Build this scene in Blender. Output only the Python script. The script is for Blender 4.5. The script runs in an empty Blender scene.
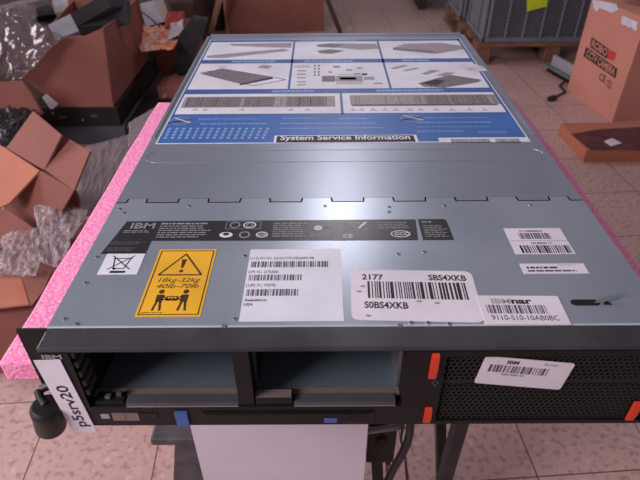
import bpy, math, random
from mathutils import Vector, Matrix
random.seed(7)
scene = bpy.context.scene
COL = scene.collection
T = 0.7237                       # height of the machine's top cover above the floor
FPX = 543.55

# ------------------------------------------------------------------ camera
CAM = Vector((-.0259, -.267, 1.0))
ROT = Matrix.Rotation(.0040, 3, 'Z') @ Matrix.Rotation(.9306, 3, 'X') @ Matrix.Rotation(-.0082, 3, 'Z')
cd = bpy.data.cameras.new('camera'); cam = bpy.data.objects.new('camera', cd); COL.objects.link(cam)
cam.matrix_world = Matrix.Translation(CAM) @ ROT.to_4x4()
cd.sensor_width = 36; cd.lens = 36 * FPX / 640; cd.clip_start = .01
scene.camera = cam

def ray(u, v): return ROT @ Vector(((u - 320) / FPX, -(v - 240) / FPX, -1))
def Z(u, v, z=0.0):
    d = ray(u, v); return CAM + d * ((z - CAM.z) / d.z)
def Y(u, v, y):
    d = ray(u, v); return CAM + d * ((y - CAM.y) / d.y)
def onplane(u, v, p, n):
    d = ray(u, v); return CAM + d * ((p - CAM).dot(n) / d.dot(n))

# ------------------------------------------------------------------ materials
def lin(c):
    return tuple((x / 255 / 12.92) if x / 255 <= .04045 else ((x / 255 + .055) / 1.055) ** 2.4 for x in c) + (1,)
class NT:
    def __init__(s, name):
        s.m = bpy.data.materials.new(name); s.m.use_nodes = True
        s.t = s.m.node_tree; s.b = s.t.nodes['Principled BSDF']
    def n(s, k, **kw):
        x = s.t.nodes.new(k)
        for a, b in kw.items(): setattr(x, a, b)
        return x
    def l(s, a, b): s.t.links.new(a, b)
    def math(s, op, a, b=None, clamp=False):
        x = s.n('ShaderNodeMath', operation=op, use_clamp=clamp)
        for i, v in enumerate((a, b)):
            if v is None: continue
            if hasattr(v, 'links'): s.l(v, x.inputs[i])
            else: x.inputs[i].default_value = v
        return x.outputs[0]
    def mix(s, f, a, b):
        x = s.n('ShaderNodeMix', data_type='RGBA')
        for i, v in ((0, f), (6, a), (7, b)):
            if hasattr(v, 'links'): s.l(v, x.inputs[i])
            else: x.inputs[i].default_value = v
        return x.outputs[2]
    def noise(s, scale, detail=3, stretch=None):
        tc = s.n('ShaderNodeTexCoord'); src = tc.outputs['Object']
        if stretch:
            mp = s.n('ShaderNodeMapping'); mp.inputs['Scale'].default_value = stretch; s.l(src, mp.inputs[0]); src = mp.outputs[0]
        x = s.n('ShaderNodeTexNoise'); x.inputs['Scale'].default_value = scale; x.inputs['Detail'].default_value = detail
        s.l(src, x.inputs['Vector']); return x.outputs['Fac']
    def ramp(s, f, lo, hi):
        x = s.n('ShaderNodeMapRange'); x.inputs[1].default_value = lo; x.inputs[2].default_value = hi
        s.l(f, x.inputs[0]); return x.outputs[0]
    def bump(s, h, dist, strength=1):
        x = s.n('ShaderNodeBump'); x.inputs['Distance'].default_value = dist; x.inputs['Strength'].default_value = strength
        s.l(h, x.inputs['Height']); s.l(x.outputs[0], s.b.inputs['Normal'])
def M(name, c, rough=.6, metal=0, c2=None, scale=20, lo=.35, hi=.65, bump=0, bscale=None, stretch=None, spec=None, coat=0):
    t = NT(name); b = t.b
    b.inputs['Roughness'].default_value = rough; b.inputs['Metallic'].default_value = metal
    if spec is not None: b.inputs['Specular IOR Level'].default_value = spec
    if coat: b.inputs['Coat Weight'].default_value = coat
    c2 = c2 or tuple(x * .93 for x in c)
    f = t.ramp(t.noise(scale, 4, stretch), lo, hi)
    t.l(t.mix(f, lin(c), lin(c2)), b.inputs['Base Color'])
    if bump: t.bump(t.noise(bscale or scale, 4), bump)
    return t.m

m_cover = M('galvanised_cover', (170, 178, 192), .31, .55, (155, 163, 178), 9, bump=.00004, bscale=160)
m_lip = M('rolled_edge_painted_highlight', (206, 210, 222), .35, .3)  # lighter than the cover: highlight on the rolled edge put into the colour
m_rear = M('satin_rear_cover', (155, 162, 176), .34, .55, (143, 150, 165), 6, bump=.00004, bscale=160)
m_hem = M('bright_steel_hem', (190, 194, 204), .22, .9)
m_dark = M('black_chassis_and_gap_shade', (22, 21, 23), .6)
m_bezel = M('black_bezel_plastic', (14, 13, 15), .5, c2=(19, 18, 19), scale=40, spec=.35)
m_bezeltop = M('charcoal_bezel_top', (74, 73, 80), .38, .3, c2=(56, 54, 60), scale=18)
m_grille = M('black_grille', (24, 21, 21), .6)
m_slot = M('slot_black', (10, 9, 10), .5)
m_red = M('red_orange_latch', (225, 62, 40), .4)
m_blue = M('blue_touch_plastic', (70, 100, 170), .4)
m_grey = M('grey_plate', (92, 90, 96), .45, .4)
m_strip = M('dull_steel_strip', (150, 128, 126), .45, .5)
m_teal = M('blue_grey_bay_steel', (104, 116, 126), .4, .3)
m_white = M('white_label_paper', (234, 232, 246), .5)
m_whitec = M('bright_label_paper', (232, 222, 234), .45)
m_ink = M('black_ink', (34, 28, 34), .5)
m_inkb = M('black_label_film', (40, 37, 42), .32)
m_inkg = M('grey_print', (150, 148, 154), .5)
m_inkm = M('dark_grey_print', (92, 89, 97), .5)
m_lblue = M('service_label_blue', (58, 106, 182), .4)
m_bblue = M('service_label_bar_blue', (64, 96, 164), .4)
m_sky = M('pale_blue_print', (140, 172, 220), .45)
m_draw = M('drawing_grey', (168, 156, 164), .5, c2=(146, 136, 144), scale=300)
m_drawd = M('drawing_dark_grey', (132, 122, 128), .5, c2=(104, 96, 102), scale=300)
m_pinkp = M('pink_print', (190, 150, 160), .5)
m_yel = M('warning_yellow', (246, 184, 40), .45)
m_yprint = M('warning_brown_black', (70, 36, 12), .5)
m_screw = M('screw_steel', (150, 150, 160), .4, .4)
m_foam = M('pink_antistatic_foam', (255, 128, 182), .95, c2=(255, 176, 212), scale=420, lo=.4, hi=.6, bump=.0015, bscale=240)
m_knob = M('black_rubber', (28, 26, 27), .45)
m_black = M('black_metal', (26, 24, 26), .5, c2=(44, 41, 43), scale=25)
m_worn = M('worn_black_board', (84, 78, 84), .6, c2=(48, 44, 48), scale=28, lo=.4, hi=.7)
m_panel = M('off_white_case', (214, 202, 214), .5, c2=(211, 199, 211))
m_steel = M('plain_steel', (150, 148, 152), .35, .7)
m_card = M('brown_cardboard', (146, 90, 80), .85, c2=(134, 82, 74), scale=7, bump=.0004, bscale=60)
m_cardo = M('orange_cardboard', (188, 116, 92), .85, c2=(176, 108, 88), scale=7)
m_cardr = M('tan_carton', (204, 138, 122), .85, c2=(196, 131, 117), scale=5)
m_cardd = M('dark_red_brown_card', (104, 54, 56), .85, c2=(86, 42, 46), scale=22, lo=.4, hi=.6)
m_tape = M('shiny_white_tape', (220, 218, 235), .25)
m_cink = M('carton_black_print', (52, 34, 32), .7)
m_cred = M('carton_red_print', (205, 60, 62), .7)
m_wood = M('pallet_wood', (134, 96, 76), .8, c2=(104, 72, 58), scale=14, stretch=(1, 8, 8))
m_woodl = M('light_wood', (176, 132, 108), .8, c2=(150, 108, 90), scale=14, stretch=(8, 8, 1))
m_woodd = M('dark_wood', (70, 50, 44), .8)
m_crate = M('grey_crate_plastic', (118, 119, 128), .45, c2=(108, 109, 118), scale=9)
m_crated = M('dark_grey_crate_plastic', (66, 67, 73), .5)
m_lime = M('lime_yellow_paper', (205, 222, 40), .6)
m_slate = M('slate_grey_plastic', (74, 76, 84), .5)
m_lgrey = M('light_grey_case', (160, 156, 166), .5)
m_orange = M('orange_bag', (226, 120, 60), .5, c2=(235, 190, 175), scale=26, lo=.45, hi=.55)
m_redo = M('red_cloth', (150, 44, 42), .7)
m_bagw = M('white_bag_film', (215, 200, 205), .35)
m_skin = M('pink_film', (205, 150, 140), .6)
m_green = M('green_grey_case', (110, 122, 120), .5)

def film(name, c, alpha, rough=.12, scale=60, dist=.004, trans=.0):
    t = NT(name); b = t.b
    b.inputs['Base Color'].default_value = lin(c); b.inputs['Roughness'].default_value = rough
    b.inputs['Alpha'].default_value = alpha
    b.inputs['Specular IOR Level'].default_value = .9
    t.bump(t.noise(scale, 3), dist)
    return t.m
m_bubble = film('bubble_wrap_film', (200, 180, 184), .42, .16, 130, .008)
m_silver = film('grey_bubble_bag', (150, 136, 142), .9, .32, 190, .004)
m_clear = film('clear_plastic_bag', (112, 96, 98), .45, .08, 14, .008)
m_glossbag = film('black_gloss_bag', (40, 40, 46), 1, .12, 45, .02)

# floor: terrazzo tiles with joints
def floor_mat():
    t = NT('terrazzo_floor'); b = t.b
    geo = t.n('ShaderNodeNewGeometry')
    mp = t.n('ShaderNodeMapping', vector_type='TEXTURE')
    a = math.radians(3.8); u0, v0 = -.338, .277
    mp.inputs['Location'].default_value = (u0 * math.cos(a) - v0 * math.sin(a), u0 * math.sin(a) + v0 * math.cos(a), 0)
    mp.inputs['Rotation'].default_value = (0, 0, a); mp.inputs['Scale'].default_value = (.2490, .2490, 1)
    t.l(geo.outputs['Position'], mp.inputs[0])
    sp = t.n('ShaderNodeSeparateXYZ'); t.l(mp.outputs[0], sp.inputs[0])
    def joint(o):
        f = t.math('FRACT', t.math('ADD', o, .5)); d = t.math('ABSOLUTE', t.math('SUBTRACT', f, .5))
        return t.math('LESS_THAN', d, .0055)
    jt = t.math('MAXIMUM', joint(sp.outputs[0]), joint(sp.outputs[1]))
    v = t.n('ShaderNodeTexVoronoi'); v.inputs['Scale'].default_value = 90; t.l(geo.outputs['Position'], v.inputs['Vector'])
    n1 = t.n('ShaderNodeTexNoise'); n1.inputs['Scale'].default_value = 75; n1.inputs['Detail'].default_value = 3; t.l(geo.outputs['Position'], n1.inputs['Vector'])
    n2 = t.n('ShaderNodeTexNoise'); n2.inputs['Scale'].default_value = 3; t.l(geo.outputs['Position'], n2.inputs['Vector'])
    chips = t.math('MULTIPLY', t.ramp(n1.outputs['Fac'], .52, .66), .6)
    base = t.mix(t.ramp(n2.outputs['Fac'], .3, .7), lin((206, 168, 162)), lin((190, 154, 150)))
    c = t.mix(chips, base, lin((150, 98, 96)))
    wn = t.ramp(v.outputs['Color'], .8, .95)
    c = t.mix(t.math('MULTIPLY', wn, .5), c, lin((222, 196, 190)))
    c = t.mix(jt, c, lin((92, 70, 66)))
    t.l(c, b.inputs['Base Color']); b.inputs['Roughness'].default_value = .5
    return t.m

# ------------------------------------------------------------------ mesh builder
class MB:
    def __init__(s): s.v = []; s.f = []; s.mi = []; s.ms = []; s.sm = []
    def m(s, mat):
        if mat not in s.ms: s.ms.append(mat)
        return s.ms.index(mat)
    def add(s, vs, fs, mat, smooth=False):
        o = len(s.v); s.v += [Vector(p) for p in vs]; i = s.m(mat)
        for f in fs: s.f.append([o + k for k in f]); s.mi.append(i); s.sm.append(smooth)
    def box(s, x0, x1, y0, y1, z0, z1, mat, c=0):
        if c and min(abs(x1 - x0), abs(y1 - y0), abs(z1 - z0)) > 2.2 * c:
            # box with chamfered edges: three inset shells hulled
            import bmesh
            bm = bmesh.new(); bmesh.ops.create_cube(bm, size=1)
            for w in bm.verts: w.co = Vector(((x0 + x1) / 2 + w.co.x * (x1 - x0), (y0 + y1) / 2 + w.co.y * (y1 - y0), (z0 + z1) / 2 + w.co.z * (z1 - z0)))
            bmesh.ops.bevel(bm, geom=list(bm.edges), offset=c, segments=2, profile=.5, affect='EDGES')
            bm.verts.index_update()
            s.add([w.co.copy() for w in bm.verts], [[w.index for w in f.verts] for f in bm.faces], mat); bm.free(); return
        s.hexa([(x0, y0, z0), (x1, y0, z0), (x1, y1, z0), (x0, y1, z0)], [(x0, y0, z1), (x1, y0, z1), (x1, y1, z1), (x0, y1, z1)], mat)
    def hexa(s, lo, hi, mat):
        n = len(lo); fs = [list(range(n))[::-1], [n + k for k in range(n)]]
        fs += [[k, (k + 1) % n, n + (k + 1) % n, n + k] for k in range(n)]
        s.add(list(lo) + list(hi), fs, mat)
    def slab(s, pts, th, mat):                      # polygon in space given a thickness away from the camera side
        pts = [Vector(p) for p in pts]; n = Vector((0, 0, 0))
        for i in range(len(pts)): n += pts[i].cross(pts[(i + 1) % len(pts)])
        n.normalize()
        if n.dot(CAM - pts[0]) > 0: n = -n
        s.hexa(pts, [p + n * th for p in pts], mat)
    def slab_px(s, three, pix, th, mat):             # three (u, v, z) give the plane, pix the outline on it
        a, b, c_ = [Z(*q) for q in three]; n = (b - a).cross(c_ - a).normalized()
        s.slab([onplane(u, v, a, n) for u, v in pix], th, mat)
    def prism(s, pts2, z0, z1, mat): s.hexa([(x, y, z0) for x, y in pts2], [(x, y, z1) for x, y in pts2], mat)
    def tube(s, path, r, mat, n=12, caps=True):
        path = [Vector(p) for p in path]; rs = r if isinstance(r, (list, tuple)) else [r] * len(path)
        vs = []; fs = []
        ref = None
        for i, p in enumerate(path):
            d = (path[min(i + 1, len(path) - 1)] - path[max(i - 1, 0)])
            if d.length < 1e-9: d = Vector((0, 0, 1))
            d.normalize()
            if ref is None: ref = d.orthogonal().normalized()
            else:
                ref = ref - d * ref.dot(d)
                ref = ref.normalized() if ref.length > 1e-6 else d.orthogonal().normalized()
            b = d.cross(ref)
            for k in range(n):
                a = 2 * math.pi * k / n; vs.append(p + (ref * math.cos(a) + b * math.sin(a)) * rs[i])
        for i in range(len(path) - 1):
            for k in range(n): fs.append([i * n + k, i * n + (k + 1) % n, (i + 1) * n + (k + 1) % n, (i + 1) * n + k])
        if caps: fs += [list(range(n))[::-1], [(len(path) - 1) * n + k for k in range(n)]]
        s.add(vs, fs, mat, True)
    def build(s, name, parent=None):
        me = bpy.data.meshes.new(name); off = parent_loc(parent)
        me.from_pydata([tuple(v - off) for v in s.v], [], s.f)
        for m in s.ms: me.materials.append(m)
        me.polygons.foreach_set('material_index', s.mi); me.polygons.foreach_set('use_smooth', s.sm)
        import bmesh
        bm = bmesh.new(); bm.from_mesh(me)
        if len(bm.faces) < 4000 and not getattr(s, 'flat', False): bmesh.ops.recalc_face_normals(bm, faces=bm.faces)
        bm.to_mesh(me); bm.free()
        if any(s.sm): me.set_sharp_from_angle(angle=.7)
        o = bpy.data.objects.new(name, me); COL.objects.link(o); o.parent = parent
        return o
def parent_loc(p):
    v = Vector((0, 0, 0))
    while p: v += p.location; p = p.parent
    return v
def tag(o, label=None, cat=None, group=None, kind=None):
    for k, v in (('label', label), ('category', cat), ('group', group), ('kind', kind)):
        if v: o[k] = v
    return o
def thing(name, loc, label, cat, group=None):
    o = bpy.data.objects.new(name, None); COL.objects.link(o); o.location = loc; o.empty_display_size = .05
    return tag(o, label, cat, group)

_tc = {}
def text_mesh(txt, bold=0.0, shear=0.0):
    k = (txt, bold, shear)
    if k not in _tc:
        c = bpy.data.curves.new('t', 'FONT'); c.body = txt; c.size = 1; c.offset = bold; c.shear = shear; c.resolution_u = 3
        o = bpy.data.objects.new('t', c); COL.objects.link(o); bpy.context.view_layer.update()
        me = bpy.data.meshes.new_from_object(o.evaluated_get(bpy.context.evaluated_depsgraph_get()))
        vs = [(v.co.x, v.co.y) for v in me.vertices]; fs = [list(p.vertices) for p in me.polygons]
        bpy.data.objects.remove(o); bpy.data.curves.remove(c); bpy.data.meshes.remove(me)
        x0 = min(v[0] for v in vs); x1 = max(v[0] for v in vs); 
        _tc[k] = ([(x - x0, y) for x, y in vs], fs, x1 - x0)
    return _tc[k]

class Sticker(MB):
    """a thin printed sheet: frame O (lower left), U right, V up"""
    flat = True
    def __init__(s, O, U, V, w, h, mat, th=.0003, outline=None, radius=0):
        super().__init__(); s.O = Vector(O); s.U = Vector(U).normalized(); s.V = Vector(V).normalized()
        s.N = s.U.cross(s.V).normalized(); s.w = w; s.h = h; s.th = th; s.lift = th + .00006
        pts = outline
        if pts is None:
            if radius:
                pts = []
                for cx, cy, a0 in ((w - radius, radius, -90), (w - radius, h - radius, 0), (radius, h - radius, 90), (radius, radius, 180)):
                    pts += [(cx + radius * math.cos(math.radians(a0 + k * 22.5)), cy + radius * math.sin(math.radians(a0 + k * 22.5))) for k in range(5)]
            else: pts = [(0, 0), (w, 0), (w, h), (0, h)]
        if mat: s.hexa([s.at(x, y, 0) for x, y in pts], [s.at(x, y, th) for x, y in pts], mat)
    def at(s, x, y, n): return s.O + s.U * x + s.V * y + s.N * n
    def poly(s, pts, mat, lift=0): s.add([s.at(x, y, s.lift + lift) for x, y in pts], [list(range(len(pts)))], mat)
    def rect(s, x0, y0, x1, y1, mat, lift=0): s.poly([(x0, y0), (x1, y0), (x1, y1), (x0, y1)], mat, lift)
    def line(s, a, b, w, mat, lift=0):
        a = Vector(a); b = Vector(b); d = (b - a).normalized(); p = Vector((-d.y, d.x)) * w / 2
        s.poly([a - p, b - p, b + p, a + p], mat, lift)
    def frame(s, x0, y0, x1, y1, t, mat, lift=0):
        s.rect(x0, y0, x1, y0 + t, mat, lift); s.rect(x0, y1 - t, x1, y1, mat, lift)
        s.rect(x0, y0 + t, x0 + t, y1 - t, mat, lift); s.rect(x1 - t, y0 + t, x1, y1 - t, mat, lift)
    def ring(s, cx, cy, rx, ry, t, mat, lift=0, n=20, fill=False):
        a = [2 * math.pi * k / n for k in range(n)]
        if fill: s.poly([(cx + rx * math.cos(q), cy + ry * math.sin(q)) for q in a], mat, lift); return
        o = [s.at(cx + rx * math.cos(q), cy + ry * math.sin(q), s.lift + lift) for q in a]
        i = [s.at(cx + (rx - t) * math.cos(q), cy + (ry - t) * math.sin(q), s.lift + lift) for q in a]
        s.add(o + i, [[k, (k + 1) % n, n + (k + 1) % n, n + k] for k in range(n)], mat)
    def text(s, txt, x, y, h, mat, bold=.012, width=None, shear=0, rot=0, lift=.00003):
        vs, fs, w = text_mesh(txt, bold, shear); k = h / .70; kx = (width / w) if width else k
        c, q = math.cos(rot), math.sin(rot)
        s.add([s.at(x + vx * kx * c - vy * k * q, y + vx * kx * q + vy * k * c, s.lift + lift) for vx, vy in vs], fs, mat)
        return w * kx
    def barcode(s, x0, y0, x1, y1, mat, unit=None, seed=0, dens=.5):
        r = random.Random(seed); unit = unit or (x1 - x0) / 90; x = x0
        while x < x1:
            w = unit * r.choice((1, 1, 2, 3)); s.rect(x, y0, min(x + w, x1), y1, mat); x += w + unit * r.choice((1, 1, 2, 2)) * dens * 1.7
    def micro(s, x0, y0, x1, y1, n, mat, fill=.5, seed=0):
        r = random.Random(seed); dy = (y1 - y0) / n
        for i in range(n):
            y = y1 - (i + 1) * dy; x = x0
            xe = x0 + (x1 - x0) * r.uniform(.75, 1)
            while x < xe:
                w = r.uniform(.0015, .007); s.rect(x, y + dy * (1 - fill) / 2, min(x + w, xe), y + dy * (1 + fill) / 2, mat, .00003); x += w + .0009
    def bigblue(s, x, y, h, mat, stripe, width=None, rows=8):     # the striped three letter logo
        w = s.text('IBM', x, y, h, mat, bold=.03, width=width)
        if stripe:
            for k in range(1, rows): s.rect(x - .0004, y + h * k / rows - h * .016, x + w + .0004, y + h * k / rows + h * .016, stripe, .00006)
        return w

# ------------------------------------------------------------------ floor
fl = MB(); fl.box(-4.0, 4.5, -1.5, 6.5, -.05, 0, floor_mat()); tag(fl.build('floor'), kind='structure')

# ================================================================== THE RACK SERVER
srv = thing('rack_server', (0, 0, T - .087), 'grey steel rack-mount server with blue service label and black front bezel, lying on pink foam', 'server')
B0 = T - .0865
# chassis body (dark inside, steel sides)
c = MB()
c.box(-.2185, .2185, .085, .700, B0, T - .0022, m_steel)
c.box(-.2195, -.2165, .002, .085, B0, T - .0022, m_steel); c.box(.2165, .2195, .002, .085, B0, T - .0022, m_steel)
c.box(-.2165, .2165, .155, .180, T - .0022, T - .0020, m_dark)  # dark strip on the steel stands in for shade inside the seam gap
c.box(-.2165, .2165, .002, .085, B0, B0 + .0015, m_dark)
c.box(-.2165, .2165, .002, .085, T - .004, T - .0022, m_dark)
c.box(-.0895, -.075, .010, .085, B0 + .0015, T - .004, m_dark); c.box(.034, .2165, .006, .085, B0 + .0015, T - .004, m_dark)
c.build('chassis', srv)
# covers with the interlocking seam
hy = .1712; dep = .0062; gp = .0009
lows = [(-.2195, -.2105)] + [(-.176 + .0583 * k - .0140, -.176 + .0583 * k + .0140) for k in range(7)] + [(.2085, .2195)]
def seam(front):
    g_ = .0015 if front else 0; hh_ = hy - (.0003 if front else 0); sh = -.0015 if front else 0
    pts = [(-.2195, hy - dep - g_)]
    for i, (a, b) in enumerate(lows):
        a2, b2 = a + sh, b - sh
        if i > 0: pts += [(a2 - .0006, hh_), (a2, hy - dep - g_)]
        if i < len(lows) - 1: pts += [(b2, hy - dep - g_), (b2 + .0006, hh_)]
    return pts + [(.2195, hy - dep - g_)]
def cover(name, outline_s, y_other, front, mat):
    mb = MB(); s = outline_s
    # strips between consecutive x so that every face stays convex
    for (xa, ya), (xb, yb) in zip(s[:-1], s[1:]):
        if abs(xb - xa) < 1e-7: continue
        q = [(xa, y_other), (xb, y_other), (xb, yb), (xa, ya)] if front else [(xa, ya), (xb, yb), (xb, y_other), (xa, y_other)]
        mb.add([(x, y, T) for x, y in q], [[0, 1, 2, 3]], mat)
        e = [(xa, ya), (xb, yb)]
        mb.add([(e[0][0], e[0][1], T), (e[1][0], e[1][1], T), (e[1][0], e[1][1], T - .002), (e[0][0], e[0][1], T - .002)], [[0, 1, 2, 3]], m_dark)
    return mb
f = cover('f', seam(1), .0040, True, m_cover); f.flat = True
for sx in (-1, 1): f.add([(sx * .2195, .0, T), (sx * .2195, hy, T), (sx * .2195, hy, T - .02), (sx * .2195, .0, T - .02)], [[0, 1, 2, 3]], m_cover)
fo = f.build('front_cover', srv)
# slot opening and bent tab are on the front cover
g = Sticker((0, 0, T), (1, 0, 0), (0, 1, 0), 1, 1, None); g.th = 0; g.lift = .0002
sl = [(.1562 + .0025 * (1 - math.cos(a)) if 0 else 0, 0) for a in ()]
pts = []
for cx, a0 in ((.1745, -90), (.1595, 90)): pts += [(cx + .0032 * math.cos(math.radians(a0 + k * 22.5)), .0252 + .0032 * math.sin(math.radians(a0 + k * 22.5))) for k in range(9)]
g.poly(pts, m_slot)
pts = [(.1800, .0226), (.186, .0226), (.184, .027), (.1815, .0275)]
g.poly(pts, m_slot)
g.build('slot', fo)
g = MB(); g.slab([Z(594, 303, T + .001), Z(600, 298, T + .003), Z(614, 295, T + .004), Z(625, 292, T + .005), Z(616, 298, T + .003), Z(604, 302, T + .002)], .0006, m_hem); tag(g.build('bent_tab', fo), 'bright scraped bent tab')
r = cover('r', seam(0), .700, False, m_rear); r.flat = True
for sx in (-1, 1): r.add([(sx * .2195, hy, T), (sx * .2195, .70, T), (sx * .2195, .70, T - .02), (sx * .2195, hy, T - .02)], [[0, 1, 2, 3]], m_rear)
r.add([(-.2195, .70, T), (.2195, .70, T), (.2195, .70, T - .02), (-.2195, .70, T - .02)], [[0, 1, 2, 3]], m_rear)
# raised rim along the sides and back edge
for sx in (-1, 1): r.box(min(sx * .2195, sx * .2155), max(sx * .2195, sx * .2155), .30, .70, T, T + .0012, m_rear)
r.box(-.2195, .2195, .690, .700, T, T + .0012, m_rear)
ro = r.build('rear_cover', srv)
# embossed stadium ridge
e = MB(); pth = []
for cx, a0 in ((.200, -90), (-.200, 90)): pth += [(cx + .0135 * math.cos(math.radians(a0 + k * 15)), .2555 + .0135 * math.sin(math.radians(a0 + k * 15)), T) for k in range(13)]
pth.append(pth[0]); e.tube(pth, .0004, m_rear, 6, False); e.build('embossed_ridge', ro)
# white residue near the label's left and right edges
# front hem segments
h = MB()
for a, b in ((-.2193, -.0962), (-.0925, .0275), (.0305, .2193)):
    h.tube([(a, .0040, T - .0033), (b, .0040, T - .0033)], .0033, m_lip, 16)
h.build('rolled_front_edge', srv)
# ceiling lamp glints, shaped as bright beads at the rolled segment ends
for x in (-.0950, .0285):
    b = MB(); b.tube([(x - .0016, .0040, T - .0033), (x + .0016, .0040, T - .0033)], .0037, m_hem, 16); b.build('glint_bead', srv)
# screws
for (u, v) in ((97, 257), (65, 319), (77, 324), (86, 283), (124, 213), (120, 209), (189, 206), (245, 256), (325, 206), (389, 207), (389, 212), (398, 254), (444, 206), (424, 252), (411, 323), (428, 323), (449, 324), (235, 319), (530, 205), (190, 291), (352, 290)):
    if (u, v) in ((190, 291), (352, 290)): continue
    p = Z(u, v, T); b = MB()
    n = 12; ring0 = [(p.x + .0022 * math.cos(2 * math.pi * k / n), p.y + .0022 * math.sin(2 * math.pi * k / n), T - .0005) for k in range(n)]
    ring1 = [(p.x + .0016 * math.cos(2 * math.pi * k / n), p.y + .0016 * math.sin(2 * math.pi * k / n), T + .0006) for k in range(n)]
    b.hexa(ring0, ring1, m_screw); b.box(p.x - .0011, p.x + .0011, p.y - .0002, p.y + .0002, T + .0006, T + .0008, m_slot)
    b.box(p.x - .0002, p.x + .0002, p.y - .0011, p.y + .0011, T + .0006, T + .0008, m_slot)
    b.build('screw', srv)

# ---- stickers on the top
def top(x0, y0, w, hh, mat, **k): return Sticker((x0, y0, T), (1, 0, 0), (0, 1, 0), w, hh, mat, **k)
def L(s, u, v): p = Z(u, v, T); return (p.x - s.O.x, p.y - s.O.y)
# service label
def poly_px(s, pts, mat, lift=0): s.poly([L(s, *p) for p in pts], mat, lift)
sv = top(-.2115, .2855, .4195, .3840, m_white)
W_, H_ = sv.w, sv.h
def yy(v, u=335): return L(sv, u, v)[1]
def xx(u, v): return L(sv, u, v)[0]
ys = dict(bt=yy(114.5), r3t=yy(93.5), b2b=yy(88.8), r2t=yy(63), b1b=yy(59.3))
sv.rect(.0012, ys['bt'], W_ - .0012, ys['bt'] + .003, m_bblue)
sv.rect(.0015, .0015, W_ - .0015, ys['bt'], m_lblue)
sv.frame(0, 0, W_, H_, .0014, m_white, .00002)
sv.rect(0, ys['bt'], .004, H_, m_bblue, .00001); sv.rect(W_ - .005, ys['bt'], W_, H_, m_bblue, .00001)
sv.rect(0, ys['r3t'], W_, ys['b2b'], m_bblue); sv.rect(0, ys['r2t'], W_, ys['b1b'], m_bblue)
sv.rect(0, H_ - .012, W_, H_, m_bblue, .00001)
sv.micro(.15, H_ - .009, .27, H_ - .004, 1, m_sky, .8, 3)
sv.micro(.12, ys['r3t'] + .004, .19, ys['b2b'] - .004, 1, m_sky, .9, 4); sv.micro(.26, ys['r3t'] + .004, .36, ys['b2b'] - .004, 1, m_sky, .9, 5)
sv.micro(.05, ys['r2t'] + .004, .12, ys['b1b'] - .004, 1, m_sky, .9, 6); sv.micro(.16, ys['r2t'] + .004, .25, ys['b1b'] - .004, 1, m_sky, .9, 7); sv.micro(.31, ys['r2t'] + .004, .36, ys['b1b'] - .004, 1, m_sky, .9, 8)
x1 = xx(291, 70); x2 = xx(385.5, 70); x3 = xx(341.5, 103)
for x in (x1, x2): sv.rect(x - .0016, ys['b2b'], x + .0016, H_, m_bblue)
sv.rect(x3 - .0016, ys['bt'], x3 + .0016, ys['r3t'], m_bblue)
# drawings row 1
poly_px(sv, [(208, 58), (206, 56), (260, 51), (284, 49), (290, 51), (252, 55), (226, 58)], m_draw)
poly_px(sv, [(229, 44), (292, 43), (291, 48), (272, 47.5), (232, 46)], m_draw)
poly_px(sv, [(316, 45), (330, 43.5), (376, 44), (379, 49), (360, 50), (340, 48), (318, 47)], m_draw)
poly_px(sv, [(317, 51), (330, 49.5), (345, 51), (332, 54), (320, 53.5)], m_drawd)
poly_px(sv, [(316, 45), (330, 43.5), (345, 45), (335, 48), (318, 47)], m_drawd, .00003)
poly_px(sv, [(393, 48), (405, 44), (440, 43), (463, 46), (466, 49), (437, 54), (432, 51)], m_draw)
poly_px(sv, [(393, 48), (432, 51), (437, 54), (420, 52.5), (393, 50)], m_drawd, .00003)
# row 2
poly_px(sv, [(200, 74), (222, 68.5), (273, 77), (240, 84)], m_drawd)
poly_px(sv, [(240, 84), (273, 77), (273, 79), (240, 85.6)], m_ink, .00003)
poly_px(sv, [(257, 68), (262, 65), (273, 66), (268, 69)], m_draw)
for a, b in (((254, 86), (286, 80)), ((286, 80), (274, 77.5)), ((254, 86), (246, 84.5)), ((200, 73), (212, 71)), ((219, 67.5), (225, 67))):
    sv.line(L(sv, *a), L(sv, *b), .0016, m_ink, .00005)
sv.micro(*L(sv, 294, 68), *L(sv, 312, 65.5), 2, m_inkg, .4, 11)
for v in (71, 74.5, 78, 82, 85):
    a = L(sv, 297, v + .6); b = L(sv, 306, v - .6); sv.rect(a[0], a[1], b[0], b[1], m_inkg)
for u in (314, 318):
    for v in (66, 69, 72, 75): a = L(sv, u, v + 1); b = L(sv, u + 1.6, v - .8); sv.rect(a[0], a[1], b[0], b[1], m_inkm)
for (ua, va, ub, vb, m) in ((322, 82, 335, 76, m_drawd), (336, 82, 362, 76, m_draw), (340, 80, 356, 77.5, m_drawd), (362, 75.5, 367, 73.5, m_ink), (364, 80, 374, 77, m_draw), (333, 68, 340, 66, m_inkg), (346, 71, 352, 69.5, m_inkg), (357, 69, 362, 67.5, m_inkg), (336, 84, 362, 82.8, m_pinkp), (374, 84, 382, 83, m_inkm), (354, 74.6, 360, 73.6, m_inkm), (328, 73, 332, 71.5, m_inkg), (338, 75, 364, 74.4, m_inkg)):
    a = L(sv, ua, va); b = L(sv, ub, vb); sv.rect(a[0], a[1], b[0], b[1], m, .00002)
poly_px(sv, [(418, 83.5), (450, 75), (482, 80), (478, 82.5), (444, 88), (424, 87)], m_drawd)
poly_px(sv, [(421, 83.5), (436, 79.5), (446, 81), (436, 86)], m_ink, .00003)
for q in ([(390, 68.5), (404, 65), (408, 66), (394, 69.5)], [(402, 70.5), (416, 68), (420, 68.5), (406, 71.5)], [(421, 74), (432, 70), (440, 71), (426, 75)], [(436, 75.5), (446, 72.5), (456, 73), (444, 76.5)]):
    poly_px(sv, q, m_draw)
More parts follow.
